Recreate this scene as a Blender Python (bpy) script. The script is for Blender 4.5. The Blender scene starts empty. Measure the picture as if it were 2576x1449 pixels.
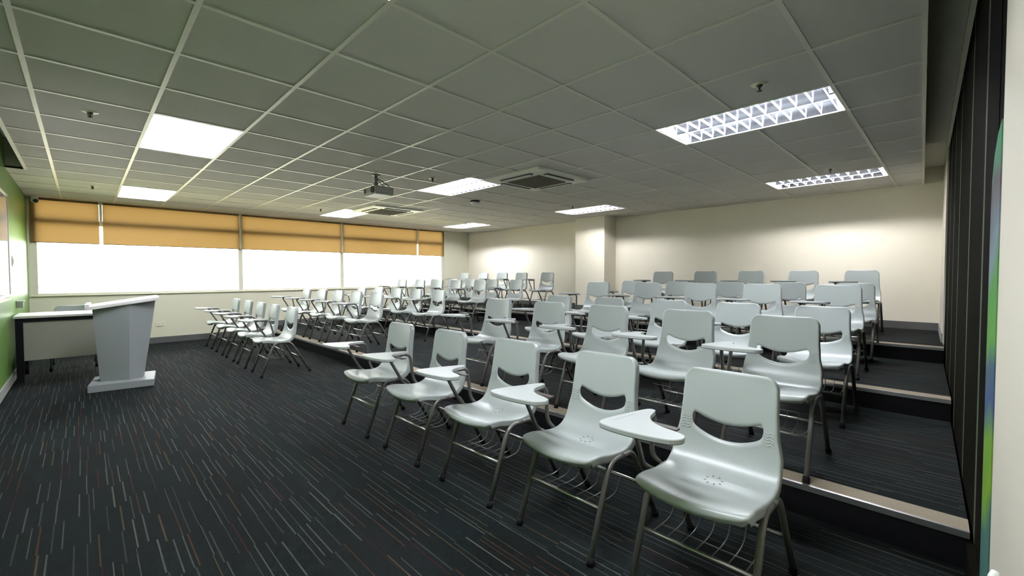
import bpy, bmesh, math, random
from mathutils import Vector, Matrix

# ------------------------------------------------------------------ camera, world, exposure
S = bpy.context.scene
COL = S.collection
H = 2.3938                       # ceiling height
CAM = Vector((-0.38926, -2.96111, 1.19492))
YAW, PITCH, ROLL = math.radians(45.3814), math.radians(-1.7349), math.radians(-0.1006)
F_PX = 1093.61
_f = Vector((math.cos(YAW) * math.cos(PITCH), math.sin(YAW) * math.cos(PITCH), math.sin(PITCH)))
_r = Vector((math.sin(YAW), -math.cos(YAW), 0))
_u = _r.cross(_f)
_r2 = math.cos(ROLL) * _r + math.sin(ROLL) * _u
_u2 = -math.sin(ROLL) * _r + math.cos(ROLL) * _u
cd = bpy.data.cameras.new('camera')
cam = bpy.data.objects.new('camera', cd)
COL.objects.link(cam)
M = Matrix.Identity(4)
for i in range(3):
    M[i][0], M[i][1], M[i][2], M[i][3] = _r2[i], _u2[i], -_f[i], CAM[i]
cam.matrix_world = M
cd.sensor_fit = 'HORIZONTAL'
cd.sensor_width = 36.0
cd.lens = F_PX / 2576 * 36.0
cd.clip_start = 0.02
S.camera = cam

SKY = 6.3
W = bpy.data.worlds.new('world')
S.world = W
W.use_nodes = True
wn, wl = W.node_tree.nodes, W.node_tree.links
wn.clear()
_out = wn.new('ShaderNodeOutputWorld')
_bg = wn.new('ShaderNodeBackground')
_tc = wn.new('ShaderNodeTexCoord')
_sp = wn.new('ShaderNodeSeparateXYZ')
_rm = wn.new('ShaderNodeValToRGB')
_mr = wn.new('ShaderNodeMapRange')
_mr.inputs['From Min'].default_value = -1
_mr.inputs['From Max'].default_value = 1
wl.new(_tc.outputs['Generated'], _sp.inputs[0])
wl.new(_sp.outputs['Z'], _mr.inputs['Value'])
wl.new(_mr.outputs[0], _rm.inputs[0])
_rm.color_ramp.elements[0].position = 0.30
_rm.color_ramp.elements[0].color = (0.86, 0.76, 0.48, 1)
_rm.color_ramp.elements[1].position = 0.52
_rm.color_ramp.elements[1].color = (1.0, 1.0, 0.95, 1)
wl.new(_rm.outputs[0], _bg.inputs['Color'])
_bg.inputs['Strength'].default_value = SKY
wl.new(_bg.outputs[0], _out.inputs[0])

S.view_settings.view_transform = 'Standard'
S.view_settings.look = 'None'
S.view_settings.exposure = 0.8
S.view_settings.gamma = 1.0
S.view_settings.use_curve_mapping = False

# daylight portal over the window opening (guides the sky light, emits nothing of its own)
pl = bpy.data.lights.new('window_portal', 'AREA')
pl.shape = 'RECTANGLE'
pl.size, pl.size_y = 7.66, 1.52
pl.cycles.is_portal = True
po = bpy.data.objects.new('window_portal', pl)
COL.objects.link(po)
po.location = (2.87, 7.06, 1.635)
po.rotation_euler = (math.radians(-90), 0, 0)

TUBE_EMIT = 185.0

random.seed(7)

# ------------------------------------------------------------------ helpers
def tag(o, label=None, cat=None, group=None, kind=None):
    if label: o['label'] = label
    if cat: o['category'] = cat
    if group: o['group'] = group
    if kind: o['kind'] = kind
    return o

def link(name, bm, mats, parent=None, smooth=False):
    me = bpy.data.meshes.new(name)
    bmesh.ops.recalc_face_normals(bm, faces=bm.faces[:])
    bm.to_mesh(me)
    bm.free()
    if not isinstance(mats, (list, tuple)):
        mats = [mats]
    for m in mats:
        me.materials.append(m)
    if smooth:
        for p in me.polygons:
            p.use_smooth = True
    o = bpy.data.objects.new(name, me)
    COL.objects.link(o)
    if parent is not None:
        o.parent = parent
    return o

def struct(name, bm, mats, parent=None, smooth=False):
    o = link(name, bm, mats, parent, smooth)
    o['kind'] = 'structure'
    return o

def thing(name, label, cat, loc=(0, 0, 0), rz=0.0, group=None):
    o = bpy.data.objects.new(name, None)
    o.empty_display_size = 0.1
    COL.objects.link(o)
    o.location = loc
    o.rotation_euler = (0, 0, rz)
    return tag(o, label, cat, group)

def dup_tree(o, parent=None):
    c = o.copy()
    COL.objects.link(c)
    c.parent = parent
    for ch in list(o.children):
        dup_tree(ch, c)
    return c

def NB():
    return bmesh.new()

def poly_prism(bm, pts, z0, z1, mi=0, T=None):
    """prism over a 2-D outline; T maps (x, y, z) to a point"""
    T = T or (lambda x, y, z: (x, y, z))
    lo = [bm.verts.new(T(x, y, z0)) for x, y in pts]
    hi = [bm.verts.new(T(x, y, z1)) for x, y in pts]
    n = len(pts)
    fs = [bm.faces.new(lo[::-1]), bm.faces.new(hi)]
    for i in range(n):
        fs.append(bm.faces.new((lo[i], lo[(i + 1) % n], hi[(i + 1) % n], hi[i])))
    for f in fs:
        f.material_index = mi
    return fs

def box(bm, x0, x1, y0, y1, z0, z1, bev=0.0, mi=0, T=None):
    fs = poly_prism(bm, [(x0, y0), (x1, y0), (x1, y1), (x0, y1)], z0, z1, mi, T)
    if bev:
        es = list({e for f in fs for e in f.edges})
        r = bmesh.ops.bevel(bm, geom=es, offset=bev, segments=2, affect='EDGES', profile=0.5)
        for f in r['faces']:
            f.material_index = mi
    return fs

def fillet(pts, rad, n=5):
    pts = [Vector(p) for p in pts]
    out = [pts[0]]
    for i in range(1, len(pts) - 1):
        p, a, b = pts[i], pts[i - 1], pts[i + 1]
        da, db = (a - p), (b - p)
        r = rad if not isinstance(rad, (list, tuple)) else rad[i - 1]
        la = min(r, da.length * 0.49)
        lb = min(r, db.length * 0.49)
        pa, pb = p + da.normalized() * la, p + db.normalized() * lb
        for k in range(n + 1):
            t = k / n
            out.append(pa * (1 - t) ** 2 + p * 2 * t * (1 - t) + pb * t * t)
    out.append(pts[-1])
    return out

def tube(bm, pts, r, n=8, cap=True, mi=0):
    pts = [Vector(p) for p in pts]
    m = len(pts)
    rings = []
    nrm = None
    for i in range(m):
        t = (pts[min(i + 1, m - 1)] - pts[max(i - 1, 0)]).normalized()
        if nrm is None:
            ref = Vector((0, 0, 1)) if abs(t.z) < 0.9 else Vector((1, 0, 0))
            nrm = t.cross(ref).normalized()
        nrm = (nrm - t * nrm.dot(t)).normalized()
        bn = t.cross(nrm)
        rings.append([bm.verts.new(pts[i] + (nrm * math.cos(2 * math.pi * k / n) + bn * math.sin(2 * math.pi * k / n)) * r)
                      for k in range(n)])
    for i in range(m - 1):
        for k in range(n):
            f = bm.faces.new((rings[i][k], rings[i][(k + 1) % n], rings[i + 1][(k + 1) % n], rings[i + 1][k]))
            f.smooth = True
            f.material_index = mi
    if cap:
        for rg in (rings[0][::-1], rings[-1]):
            f = bm.faces.new(rg)
            f.material_index = mi

def lathe(bm, prof, cx=0, cy=0, n=20, mi=0):
    """profile of (radius, z) pairs turned round a vertical axis"""
    rings = []
    for r, z in prof:
        if r < 1e-6:
            rings.append([bm.verts.new((cx, cy, z))])
        else:
            rings.append([bm.verts.new((cx + r * math.cos(2 * math.pi * k / n), cy + r * math.sin(2 * math.pi * k / n), z)) for k in range(n)])
    for a, b in zip(rings[:-1], rings[1:]):
        for k in range(n):
            va, vb = a[k % len(a)], a[(k + 1) % len(a)]
            wa, wb = b[k % len(b)], b[(k + 1) % len(b)]
            vs = []
            for v in (va, vb, wb, wa):
                if v not in vs:
                    vs.append(v)
            if len(vs) > 2:
                f = bm.faces.new(vs)
                f.material_index = mi
                f.smooth = True

def catmull(pts, n):
    P = [Vector(p) for p in pts]
    P = [P[0] * 2 - P[1]] + P + [P[-1] * 2 - P[-2]]
    out = []
    for i in range(1, len(P) - 2):
        for k in range(n):
            t = k / n
            a, b, c, d = P[i - 1], P[i], P[i + 1], P[i + 2]
            out.append(0.5 * ((2 * b) + (c - a) * t + (2 * a - 5 * b + 4 * c - d) * t * t + (3 * b - a - 3 * c + d) * t ** 3))
    out.append(P[-2])
    return out

def catmull_closed(pts, n):
    P = [Vector(p) for p in pts]
    m = len(P)
    out = []
    for i in range(m):
        a, b, c, d = P[(i - 1) % m], P[i], P[(i + 1) % m], P[(i + 2) % m]
        for k in range(n):
            t = k / n
            out.append(0.5 * ((2 * b) + (c - a) * t + (2 * a - 5 * b + 4 * c - d) * t * t + (3 * b - a - 3 * c + d) * t ** 3))
    return out

def round_poly(pts, rad, n=4):
    """round the corners of a closed 2-D outline"""
    m = len(pts)
    out = []
    for i in range(m):
        p, a, b = (Vector(pts[i]), Vector(pts[i - 1]), Vector(pts[(i + 1) % m]))
        r = rad[i] if isinstance(rad, (list, tuple)) else rad
        da, db = a - p, b - p
        la, lb = min(r, da.length * 0.48), min(r, db.length * 0.48)
        pa, pb = p + da.normalized() * la, p + db.normalized() * lb
        for k in range(n + 1):
            t = k / n
            out.append(tuple(pa * (1 - t) ** 2 + p * 2 * t * (1 - t) + pb * t * t))
    return out

def clip_half(poly, a, b, c):
    """keep the part of poly where a*x + b*y >= c"""
    out = []
    for i in range(len(poly)):
        p, q = poly[i], poly[(i + 1) % len(poly)]
        dp, dq = a * p[0] + b * p[1] - c, a * q[0] + b * q[1] - c
        if dp >= 0:
            out.append(p)
        if (dp > 0 > dq) or (dp < 0 < dq):
            t = dp / (dp - dq)
            out.append((p[0] + t * (q[0] - p[0]), p[1] + t * (q[1] - p[1])))
    return out

# ------------------------------------------------------------------ materials
def pm(name, color, rough=0.5, metal=0.0, spec=0.5, var=0.04, scale=30.0, bump=0.0, bscale=200.0, coat=0.0):
    m = bpy.data.materials.new(name)
    m.use_nodes = True
    nt = m.node_tree
    b = nt.nodes['Principled BSDF']
    b.inputs['Roughness'].default_value = rough
    b.inputs['Metallic'].default_value = metal
    b.inputs['Specular IOR Level'].default_value = spec
    b.inputs['Coat Weight'].default_value = coat
    tc = nt.nodes.new('ShaderNodeTexCoord')
    nz = nt.nodes.new('ShaderNodeTexNoise')
    nz.inputs['Scale'].default_value = scale
    nz.inputs['Detail'].default_value = 3
    nt.links.new(tc.outputs['Object'], nz.inputs['Vector'])
    mx = nt.nodes.new('ShaderNodeMix')
    mx.data_type = 'RGBA'
    c = Vector(color[:3])
    mx.inputs['A'].default_value = (*(c * (1 - var)), 1)
    mx.inputs['B'].default_value = (*[min(1, v * (1 + var)) for v in c], 1)
    nt.links.new(nz.outputs['Fac'], mx.inputs['Factor'])
    nt.links.new(mx.outputs['Result'], b.inputs['Base Color'])
    if bump:
        n2 = nt.nodes.new('ShaderNodeTexNoise')
        n2.inputs['Scale'].default_value = bscale
        nt.links.new(tc.outputs['Object'], n2.inputs['Vector'])
        bp = nt.nodes.new('ShaderNodeBump')
        bp.inputs['Strength'].default_value = bump
        bp.inputs['Distance'].default_value = 0.002
        nt.links.new(n2.outputs['Fac'], bp.inputs['Height'])
        nt.links.new(bp.outputs[0], b.inputs['Normal'])
    return m

def emit(name, color, strength):
    m = bpy.data.materials.new(name)
    m.use_nodes = True
    nt = m.node_tree
    nt.nodes.clear()
    o = nt.nodes.new('ShaderNodeOutputMaterial')
    e = nt.nodes.new('ShaderNodeEmission')
    e.inputs['Color'].default_value = (*color, 1)
    e.inputs['Strength'].default_value = strength
    nt.links.new(e.outputs[0], o.inputs[0])
    return m

def glass_pane(name):
    m = bpy.data.materials.new(name)
    m.use_nodes = True
    nt = m.node_tree
    nt.nodes.clear()
    o = nt.nodes.new('ShaderNodeOutputMaterial')
    t = nt.nodes.new('ShaderNodeBsdfTransparent')
    t.inputs['Color'].default_value = (0.93, 0.96, 0.94, 1)
    g = nt.nodes.new('ShaderNodeBsdfGlossy')
    g.inputs['Roughness'].default_value = 0.02
    fr = nt.nodes.new('ShaderNodeFresnel')
    fr.inputs['IOR'].default_value = 1.45
    mx = nt.nodes.new('ShaderNodeMixShader')
    nt.links.new(fr.outputs[0], mx.inputs[0])
    nt.links.new(t.outputs[0], mx.inputs[1])
    nt.links.new(g.outputs[0], mx.inputs[2])
    nt.links.new(mx.outputs[0], o.inputs[0])
    return m

def fabric(name):
    m = bpy.data.materials.new(name)
    m.use_nodes = True
    nt = m.node_tree
    nt.nodes.clear()
    o = nt.nodes.new('ShaderNodeOutputMaterial')
    d = nt.nodes.new('ShaderNodeBsdfDiffuse')
    d.inputs['Color'].default_value = (0.40, 0.27, 0.12, 1)
    t = nt.nodes.new('ShaderNodeBsdfTranslucent')
    tc = nt.nodes.new('ShaderNodeTexCoord')
    mp = nt.nodes.new('ShaderNodeMapping')
    mp.inputs['Scale'].default_value = (60, 1, 400)
    nz = nt.nodes.new('ShaderNodeTexNoise')
    nz.inputs['Scale'].default_value = 3
    nt.links.new(tc.outputs['Object'], mp.inputs[0])
    nt.links.new(mp.outputs[0], nz.inputs['Vector'])
    mc = nt.nodes.new('ShaderNodeMix')
    mc.data_type = 'RGBA'
    mc.inputs['A'].default_value = (0.180, 0.108, 0.040, 1)
    mc.inputs['B'].default_value = (0.215, 0.130, 0.049, 1)
    nt.links.new(nz.outputs['Fac'], mc.inputs['Factor'])
    nt.links.new(mc.outputs['Result'], t.inputs['Color'])
    mx = nt.nodes.new('ShaderNodeMixShader')
    mx.inputs[0].default_value = 0.6
    nt.links.new(d.outputs[0], mx.inputs[1])
    nt.links.new(t.outputs[0], mx.inputs[2])
    nt.links.new(mx.outputs[0], o.inputs[0])
    return m

def carpet(name):
    m = bpy.data.materials.new(name)
    m.use_nodes = True
    nt = m.node_tree
    N, L = nt.nodes, nt.links
    b = N['Principled BSDF']
    b.inputs['Roughness'].default_value = 0.85
    b.inputs['Specular IOR Level'].default_value = 0.06
    tc = N.new('ShaderNodeTexCoord')
    sp = N.new('ShaderNodeSeparateXYZ')
    L.new(tc.outputs['Object'], sp.inputs[0])

    def mth(op, a, bb=None, c=None):
        n = N.new('ShaderNodeMath')
        n.operation = op
        for i, v in enumerate((a, bb, c)):
            if v is None:
                continue
            if isinstance(v, (int, float)):
                n.inputs[i].default_value = v
            else:
                L.new(v, n.inputs[i])
        return n.outputs[0]

    def wnoise(x, y=0.0, z=0.0):
        cb = N.new('ShaderNodeCombineXYZ')
        for i, v in enumerate((x, y, z)):
            if isinstance(v, (int, float)):
                cb.inputs[i].default_value = v
            else:
                L.new(v, cb.inputs[i])
        n = N.new('ShaderNodeTexWhiteNoise')
        n.noise_dimensions = '3D'
        L.new(cb.outputs[0], n.inputs['Vector'])
        return n
    X, Y = sp.outputs['X'], sp.outputs['Y']
    P = 0.038
    xs = mth('DIVIDE', X, P)
    colid = mth('FLOOR', xs)
    fr = mth('FRACT', xs)
    tile = mth('FLOOR', mth('DIVIDE', X, 0.25))
    toff = wnoise(tile, 3.3).outputs['Value']
    coff = mth('MULTIPLY', wnoise(colid, 9.1).outputs['Value'], 0.35)
    seg = mth('FLOOR', mth('ADD', mth('ADD', mth('DIVIDE', Y, 0.31), toff), coff))
    rnd = wnoise(colid, seg, 1.7)
    sc = N.new('ShaderNodeSeparateColor')
    L.new(rnd.outputs['Color'], sc.inputs[0])
    present = mth('LESS_THAN', sc.outputs[0], 0.80)
    width = mth('MULTIPLY_ADD', sc.outputs[2], 0.09, 0.10)
    shift = mth('SUBTRACT', fr, mth('MULTIPLY', wnoise(colid, seg, 8.2).outputs['Value'], 0.75))
    inline = mth('MULTIPLY', mth('LESS_THAN', shift, width), mth('GREATER_THAN', shift, 0.0))
    mask = mth('MULTIPLY', present, inline)
    ramp = N.new('ShaderNodeValToRGB')
    ramp.color_ramp.interpolation = 'CONSTANT'
    els = ramp.color_ramp.elements
    els[0].position, els[0].color = 0.0, (0.0396, 0.0425, 0.0360, 1)
    els[1].position, els[1].color = 0.34, (0.0223, 0.0266, 0.0238, 1)
    for p, c in ((0.62, (0.0306, 0.0162, 0.0094, 1)), (0.76, (0.0414, 0.0306, 0.0155, 1)), (0.87, (0.0252, 0.0076, 0.0068, 1)), (0.94, (0.0540, 0.0522, 0.0396, 1))):
        e = els.new(p)
        e.color = c
    L.new(sc.outputs[1], ramp.inputs[0])
    # ground: teal-black and brown-black planks with a fine pile noise
    nz = N.new('ShaderNodeTexNoise')
    nz.inputs['Scale'].default_value = 1.1
    L.new(tc.outputs['Object'], nz.inputs['Vector'])
    pk = wnoise(tile, mth('FLOOR', mth('ADD', mth('DIVIDE', Y, 0.62), toff)), 5.0).outputs['Value']
    tone = mth('ADD', mth('MULTIPLY', nz.outputs['Fac'], 0.6), mth('MULTIPLY', pk, 0.25))
    bmx = N.new('ShaderNodeMix')
    bmx.data_type = 'RGBA'
    bmx.inputs['A'].default_value = (0.0034, 0.0070, 0.0071, 1)
    bmx.inputs['B'].default_value = (0.0062, 0.0055, 0.0055, 1)
    L.new(tone, bmx.inputs['Factor'])
    pile = N.new('ShaderNodeTexNoise')
    pile.inputs['Scale'].default_value = 420
    L.new(tc.outputs['Object'], pile.inputs['Vector'])
    pv = mth('MULTIPLY_ADD', pile.outputs['Fac'], 0.9, 0.55)
    mx = N.new('ShaderNodeMix')
    mx.data_type = 'RGBA'
    L.new(mask, mx.inputs['Factor'])
    L.new(bmx.outputs['Result'], mx.inputs['A'])
    L.new(ramp.outputs[0], mx.inputs['B'])
    ml = N.new('ShaderNodeMix')
    ml.data_type = 'RGBA'
    ml.blend_type = 'MULTIPLY'
    ml.inputs['Factor'].default_value = 1
    L.new(mx.outputs['Result'], ml.inputs['A'])
    cc = N.new('ShaderNodeCombineColor')
    for i in range(3):
        L.new(pv, cc.inputs[i])
    L.new(cc.outputs[0], ml.inputs['B'])
    L.new(ml.outputs['Result'], b.inputs['Base Color'])
    bp = N.new('ShaderNodeBump')
    bp.inputs['Strength'].default_value = 0.6
    bp.inputs['Distance'].default_value = 0.004
    L.new(pile.outputs['Fac'], bp.inputs['Height'])
    L.new(bp.outputs[0], b.inputs['Normal'])
    return m

def mural(name):
    """abstract coloured film: bands down its height, bent by a soft noise"""
    m = bpy.data.materials.new(name)
    m.use_nodes = True
    nt = m.node_tree
    N, L = nt.nodes, nt.links
    b = N['Principled BSDF']
    b.inputs['Roughness'].default_value = 0.7
    b.inputs['Specular IOR Level'].default_value = 0.05
    tc = N.new('ShaderNodeTexCoord')
    sp = N.new('ShaderNodeSeparateXYZ')
    L.new(tc.outputs['Object'], sp.inputs[0])
    nz = N.new('ShaderNodeTexNoise')
    nz.inputs['Scale'].default_value = 3
    L.new(tc.outputs['Object'], nz.inputs['Vector'])
    a = N.new('ShaderNodeMath'); a.operation = 'MULTIPLY_ADD'
    L.new(nz.outputs['Fac'], a.inputs[0]); a.inputs[1].default_value = 0.3
    L.new(sp.outputs['Z'], a.inputs[2])
    c = N.new('ShaderNodeMath'); c.operation = 'MULTIPLY_ADD'
    L.new(sp.outputs['X'], c.inputs[0]); c.inputs[1].default_value = 0.5
    L.new(a.outputs[0], c.inputs[2])
    mr = N.new('ShaderNodeMapRange')
    mr.inputs['From Min'].default_value = 0.95
    mr.inputs['From Max'].default_value = 2.55
    L.new(c.outputs[0], mr.inputs['Value'])
    r = N.new('ShaderNodeValToRGB')
    els = r.color_ramp.elements
    els[0].position, els[0].color = 0.0, (0.045, 0.11, 0.09, 1)
    els[1].position, els[1].color = 1.0, (0.05, 0.18, 0.09, 1)
    for p, k in ((0.26, (0.05, 0.12, 0.10, 1)), (0.32, (0.13, 0.25, 0.03, 1)), (0.42, (0.12, 0.24, 0.04, 1)), (0.47, (0.05, 0.08, 0.16, 1)),
                 (0.54, (0.06, 0.10, 0.13, 1)), (0.60, (0.10, 0.25, 0.06, 1)), (0.74, (0.08, 0.22, 0.07, 1)), (0.79, (0.16, 0.21, 0.24, 1)),
                 (0.90, (0.09, 0.08, 0.09, 1)), (0.95, (0.06, 0.20, 0.11, 1))):
        e = els.new(p)
        e.color = k
    L.new(mr.outputs[0], r.inputs[0])
    L.new(r.outputs[0], b.inputs['Base Color'])
    return m

MT = {}
MT['carpet'] = carpet('carpet')
MT['riser'] = pm('riser_black', (0.0045, 0.0045, 0.005), 0.9, spec=0.05)
MT['tile'] = pm('ceiling_tile', (0.62, 0.60, 0.56), 0.9, spec=0.2, var=0.05, scale=260, bump=0.25, bscale=500)
MT['tbar'] = pm('ceiling_bar', (0.66, 0.645, 0.56), 0.36, spec=0.5, var=0.02)
MT['cream'] = pm('cream_wall', (0.86, 0.805, 0.68), 0.6, spec=0.35, var=0.02, scale=4)
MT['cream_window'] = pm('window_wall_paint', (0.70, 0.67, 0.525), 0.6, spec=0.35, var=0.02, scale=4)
MT['white_wall'] = pm('white_wall', (0.66, 0.62, 0.53), 0.5, var=0.03, scale=3)
MT['green'] = pm('green_wall', (0.120, 0.245, 0.045), 0.38, spec=0.5, var=0.04, scale=5)
MT['soffit'] = pm('soffit_paint', (0.62, 0.62, 0.52), 0.8, var=0.03)
MT['base_dark'] = pm('dark_skirting', (0.075, 0.075, 0.072), 0.5)
MT['base_grey'] = pm('grey_skirting', (0.30, 0.31, 0.28), 0.5)
MT['dark'] = pm('dark_partition', (0.0035, 0.0030, 0.0018), 0.9, spec=0.02)
MT['dark_metal'] = pm('black_metal', (0.006, 0.006, 0.008), 0.7, spec=0.08)
MT['mullion'] = pm('partition_strip', (0.055, 0.068, 0.038), 0.8, spec=0.1)
MT['cream_trim'] = pm('cream_trim', (0.74, 0.70, 0.56), 0.4)
MT['alu'] = pm('window_aluminium', (0.74, 0.70, 0.58), 0.45, metal=0.0, spec=0.5)
MT['glass'] = glass_pane('window_glass')
MT['fabric'] = fabric('blind_fabric')
MT['nosing'] = pm('nosing_strip', (0.21, 0.175, 0.12), 0.85, var=0.2, scale=260, bump=0.4)
MT['steel'] = pm('nosing_steel', (0.42, 0.42, 0.43), 0.35, metal=0.9)
MT['plastic'] = pm('chair_plastic', (0.350, 0.385, 0.370), 0.33, spec=0.5, var=0.02, scale=6)
MT['hole'] = pm('hole_shadow', (0.012, 0.012, 0.012), 0.9)
MT['leg'] = pm('chair_leg', (0.120, 0.116, 0.105), 0.40, metal=0.35, spec=0.5)
MT['bar'] = pm('chair_bar', (0.45, 0.45, 0.42), 0.28, metal=0.9)
MT['rubber'] = pm('black_rubber', (0.007, 0.007, 0.007), 0.85, spec=0.12)
MT['wire'] = pm('basket_wire', (0.20, 0.20, 0.19), 0.35, metal=0.6)
MT['tablet'] = pm('tablet_laminate', (0.39, 0.42, 0.41), 0.40, var=0.02)
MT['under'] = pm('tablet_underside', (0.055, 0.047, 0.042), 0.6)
MT['groove'] = pm('pencil_groove', (0.32, 0.36, 0.37), 0.5)
MT['reflector'] = pm('lamp_reflector', (0.78, 0.80, 0.90), 0.20, metal=0.985, var=0.02)
MT['louver'] = pm('lamp_louver', (0.86, 0.86, 0.90), 0.35, var=0.02)
MT['tube'] = emit('lamp_tube', (0.93, 0.95, 1.0), TUBE_EMIT)
MT['tube_lowered'] = emit('lowered_lamp_tube', (0.95, 0.95, 0.96), TUBE_EMIT * 0.68)
MT['tube_dim'] = emit('dim_lamp_tube', (0.95, 0.95, 0.96), TUBE_EMIT * 0.50)
MT['ac'] = pm('cassette_plastic', (0.84, 0.83, 0.74), 0.42)
MT['grille'] = pm('cassette_grille', (0.17, 0.155, 0.12), 0.7, var=0.15, scale=90)
MT['slot'] = pm('cassette_slot', (0.015, 0.015, 0.014), 0.6)
MT['proj'] = pm('projector_shell', (0.42, 0.42, 0.39), 0.5)
MT['proj_light'] = pm('projector_base', (0.72, 0.70, 0.62), 0.45)
MT['pole'] = pm('mount_pole', (0.20, 0.22, 0.20), 0.5)
MT['chrome'] = pm('sprinkler_chrome', (0.60, 0.56, 0.46), 0.3, metal=0.8)
MT['white_plastic'] = pm('white_plastic', (0.78, 0.78, 0.76), 0.4)
MT['lect'] = pm('lectern_grey', (0.230, 0.246, 0.252), 0.5, var=0.02)
MT['lect_top'] = pm('lectern_top', (0.76, 0.74, 0.74), 0.35)
MT['desk_top'] = pm('desk_top', (0.66, 0.66, 0.64), 0.3)
MT['desk_panel'] = pm('desk_panel', (0.30, 0.295, 0.25), 0.55)
MT['board'] = pm('whiteboard_face', (0.86, 0.86, 0.86), 0.08)
MT['mural'] = mural('mural_film')

# ------------------------------------------------------------------ room shell
XG = -0.976          # green front wall
XB = 7.582           # back wall
YW = 6.887           # window wall
YP = lambda x: -3.10 + 0.0325 * x        # skewed partition wall on the right
YE = lambda x: -2.924 + 0.0359 * x       # right edge of the tiled ceiling
LEV = [(XG, 2.127, 0.0), (2.127, 3.945, 0.1504), (3.945, 5.714, 0.3008), (5.714, XB, 0.4512)]

bm = NB()
poly_prism(bm, [(XG - .15, YP(XG) - .2), (XB + .15, YP(XB) - .2), (XB + .15, YW + .2), (XG - .15, YW + .2)], -0.15, 0.0)
struct('floor', bm, MT['carpet'])
for i in (1, 2, 3):
    x0, x1, z = LEV[i]
    bm = NB()
    poly_prism(bm, [(x0, YP(x0)), (x1, YP(x1)), (x1, YW), (x0, YW)], 0.0, z)
    for f in bm.faces:
        f.normal_update()
        if f.normal.x < -.9:
            f.material_index = 1
    struct('floor_platform', bm, [MT['carpet'], MT['riser']])
    # anti-slip nosing with its steel edge
    bm = NB()
    poly_prism(bm, [(x0 + .012, YP(x0)), (x0 + .135, YP(x0 + .1)), (x0 + .135, YW), (x0 + .012, YW)], z, z + 0.003)
    nz = struct('trim_%d' % i, bm, MT['nosing'])
    bm = NB()
    poly_prism(bm, [(x0 - .004, YP(x0)), (x0 + .013, YP(x0)), (x0 + .013, YW), (x0 - .004, YW)], z - .022, z + 0.005)
    struct('metal_edge', bm, MT['steel'], nz)

bm = NB()
box(bm, XG - .15, XG, YP(XG) - .2, YW + .2, 0, 2.85)
struct('wall_front', bm, MT['green'])
bm = NB()
box(bm, XB, XB + .15, YP(XB) - .2, YW + .2, 0, 2.85)
struct('wall_back', bm, MT['cream'])
bm = NB()                                    # square column on the back wall
box(bm, 7.155, XB, 2.015, 2.745, 0.4512, H, bev=0.004)
struct('column', bm, MT['cream'])

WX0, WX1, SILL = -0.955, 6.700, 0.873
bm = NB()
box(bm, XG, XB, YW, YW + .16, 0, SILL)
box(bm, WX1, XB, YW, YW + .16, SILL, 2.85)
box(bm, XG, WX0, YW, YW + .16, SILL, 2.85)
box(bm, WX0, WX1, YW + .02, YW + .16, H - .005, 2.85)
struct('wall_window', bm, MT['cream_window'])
bm = NB()
box(bm, WX0, WX1, YW - .022, YW + .05, SILL, SILL + .012, bev=0.003)
struct('trim_4', bm, MT['cream_trim'])

# right side: white wall by the camera, dark partition, white end return
def PW(x, off, z):
    k = 1.0 / math.hypot(1, .0325)
    return (x - .0325 * k * off, YP(x) + k * off, z)
bm = NB()
box(bm, XG - .15, 1.455, -0.12, 0.0, 0, 2.85, T=PW)
box(bm, 1.455, 6.25, -0.30, -0.14, 0, 2.85, T=PW)
box(bm, 6.25, XB, -0.12, 0.0, 0, 2.85, T=PW)
box(bm, 1.455, 6.25, -0.14, 0.0, 2.60, 2.85, T=PW)
struct('wall_right', bm, MT['white_wall'])
part = bpy.data.objects.new('partition', None)
COL.objects.link(part)
tag(part, 'dark panelled partition wall with slim light strips on the right side', 'partition', kind='structure')
bars = [1.70, 2.139, 2.898, 3.884, 4.653, 5.45, 6.25]
for a, b2 in zip(bars[:-1], bars[1:]):
    bm = NB()
    box(bm, a + .030, b2 - .030, -0.10, -0.012, 0.12 if a < 2 else 0.0, 2.555, T=PW)
    struct('partition_panel', bm, MT['dark'], part)
for b2 in bars[1:-1]:
    bm = NB()
    box(bm, b2 - .030, b2 + .030, -0.10, -0.0115, 0.0, 2.555, T=PW)
    struct('mullion', bm, MT['mullion'], part)
bm = NB()
box(bm, 1.455, 6.25, -0.10, 0.012, 2.555, 2.60, T=PW)
struct('partition_head', bm, MT['cream_trim'], part)
bm = NB()
box(bm, 1.455, 2.127, -0.10, 0.012, 0.0, 0.12, T=PW)
struct('partition_kick', bm, MT['dark'], part)
bm = NB()
box(bm, 1.455, 1.70, -0.10, -0.012, 0.12, 2.555, T=PW)
struct('partition_panel', bm, MT['dark'], part)

bm = NB()                                    # coloured film on the last partition panel
out = [(1.457, 0.13), (1.675, 0.13), (1.680, 1.40), (1.665, 1.49), (1.62, 1.56), (1.54, 1.61), (1.457, 1.63)]
lo = [bm.verts.new(PW(x, -0.0119, z)) for x, z in out]
hi = [bm.verts.new(PW(x, 0.003, z)) for x, z in out]
bm.faces.new(lo); bm.faces.new(hi[::-1])
for i in range(len(out)):
    bm.faces.new((lo[i], lo[(i + 1) % len(out)], hi[(i + 1) % len(out)], hi[i]))
tag(link('wall_sticker', bm, MT['mural']), 'abstract green, teal and blue film at the near end of the dark partition', 'wall sticker')

bm = NB()                                    # small white curved fitting low on the white wall
pts = [Vector(PW(1.262, 0.004, 0.428)), Vector(PW(1.245, 0.012, 0.413)), Vector(PW(1.215, 0.016, 0.355)), Vector(PW(1.190, 0.014, 0.275)), Vector(PW(1.180, 0.004, 0.235))]
tube(bm, catmull(pts, 4), 0.010, 10)
tag(link('wall_hook', bm, MT['white_plastic']), 'glossy white curved fitting low on the white wall', 'hook')

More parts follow.
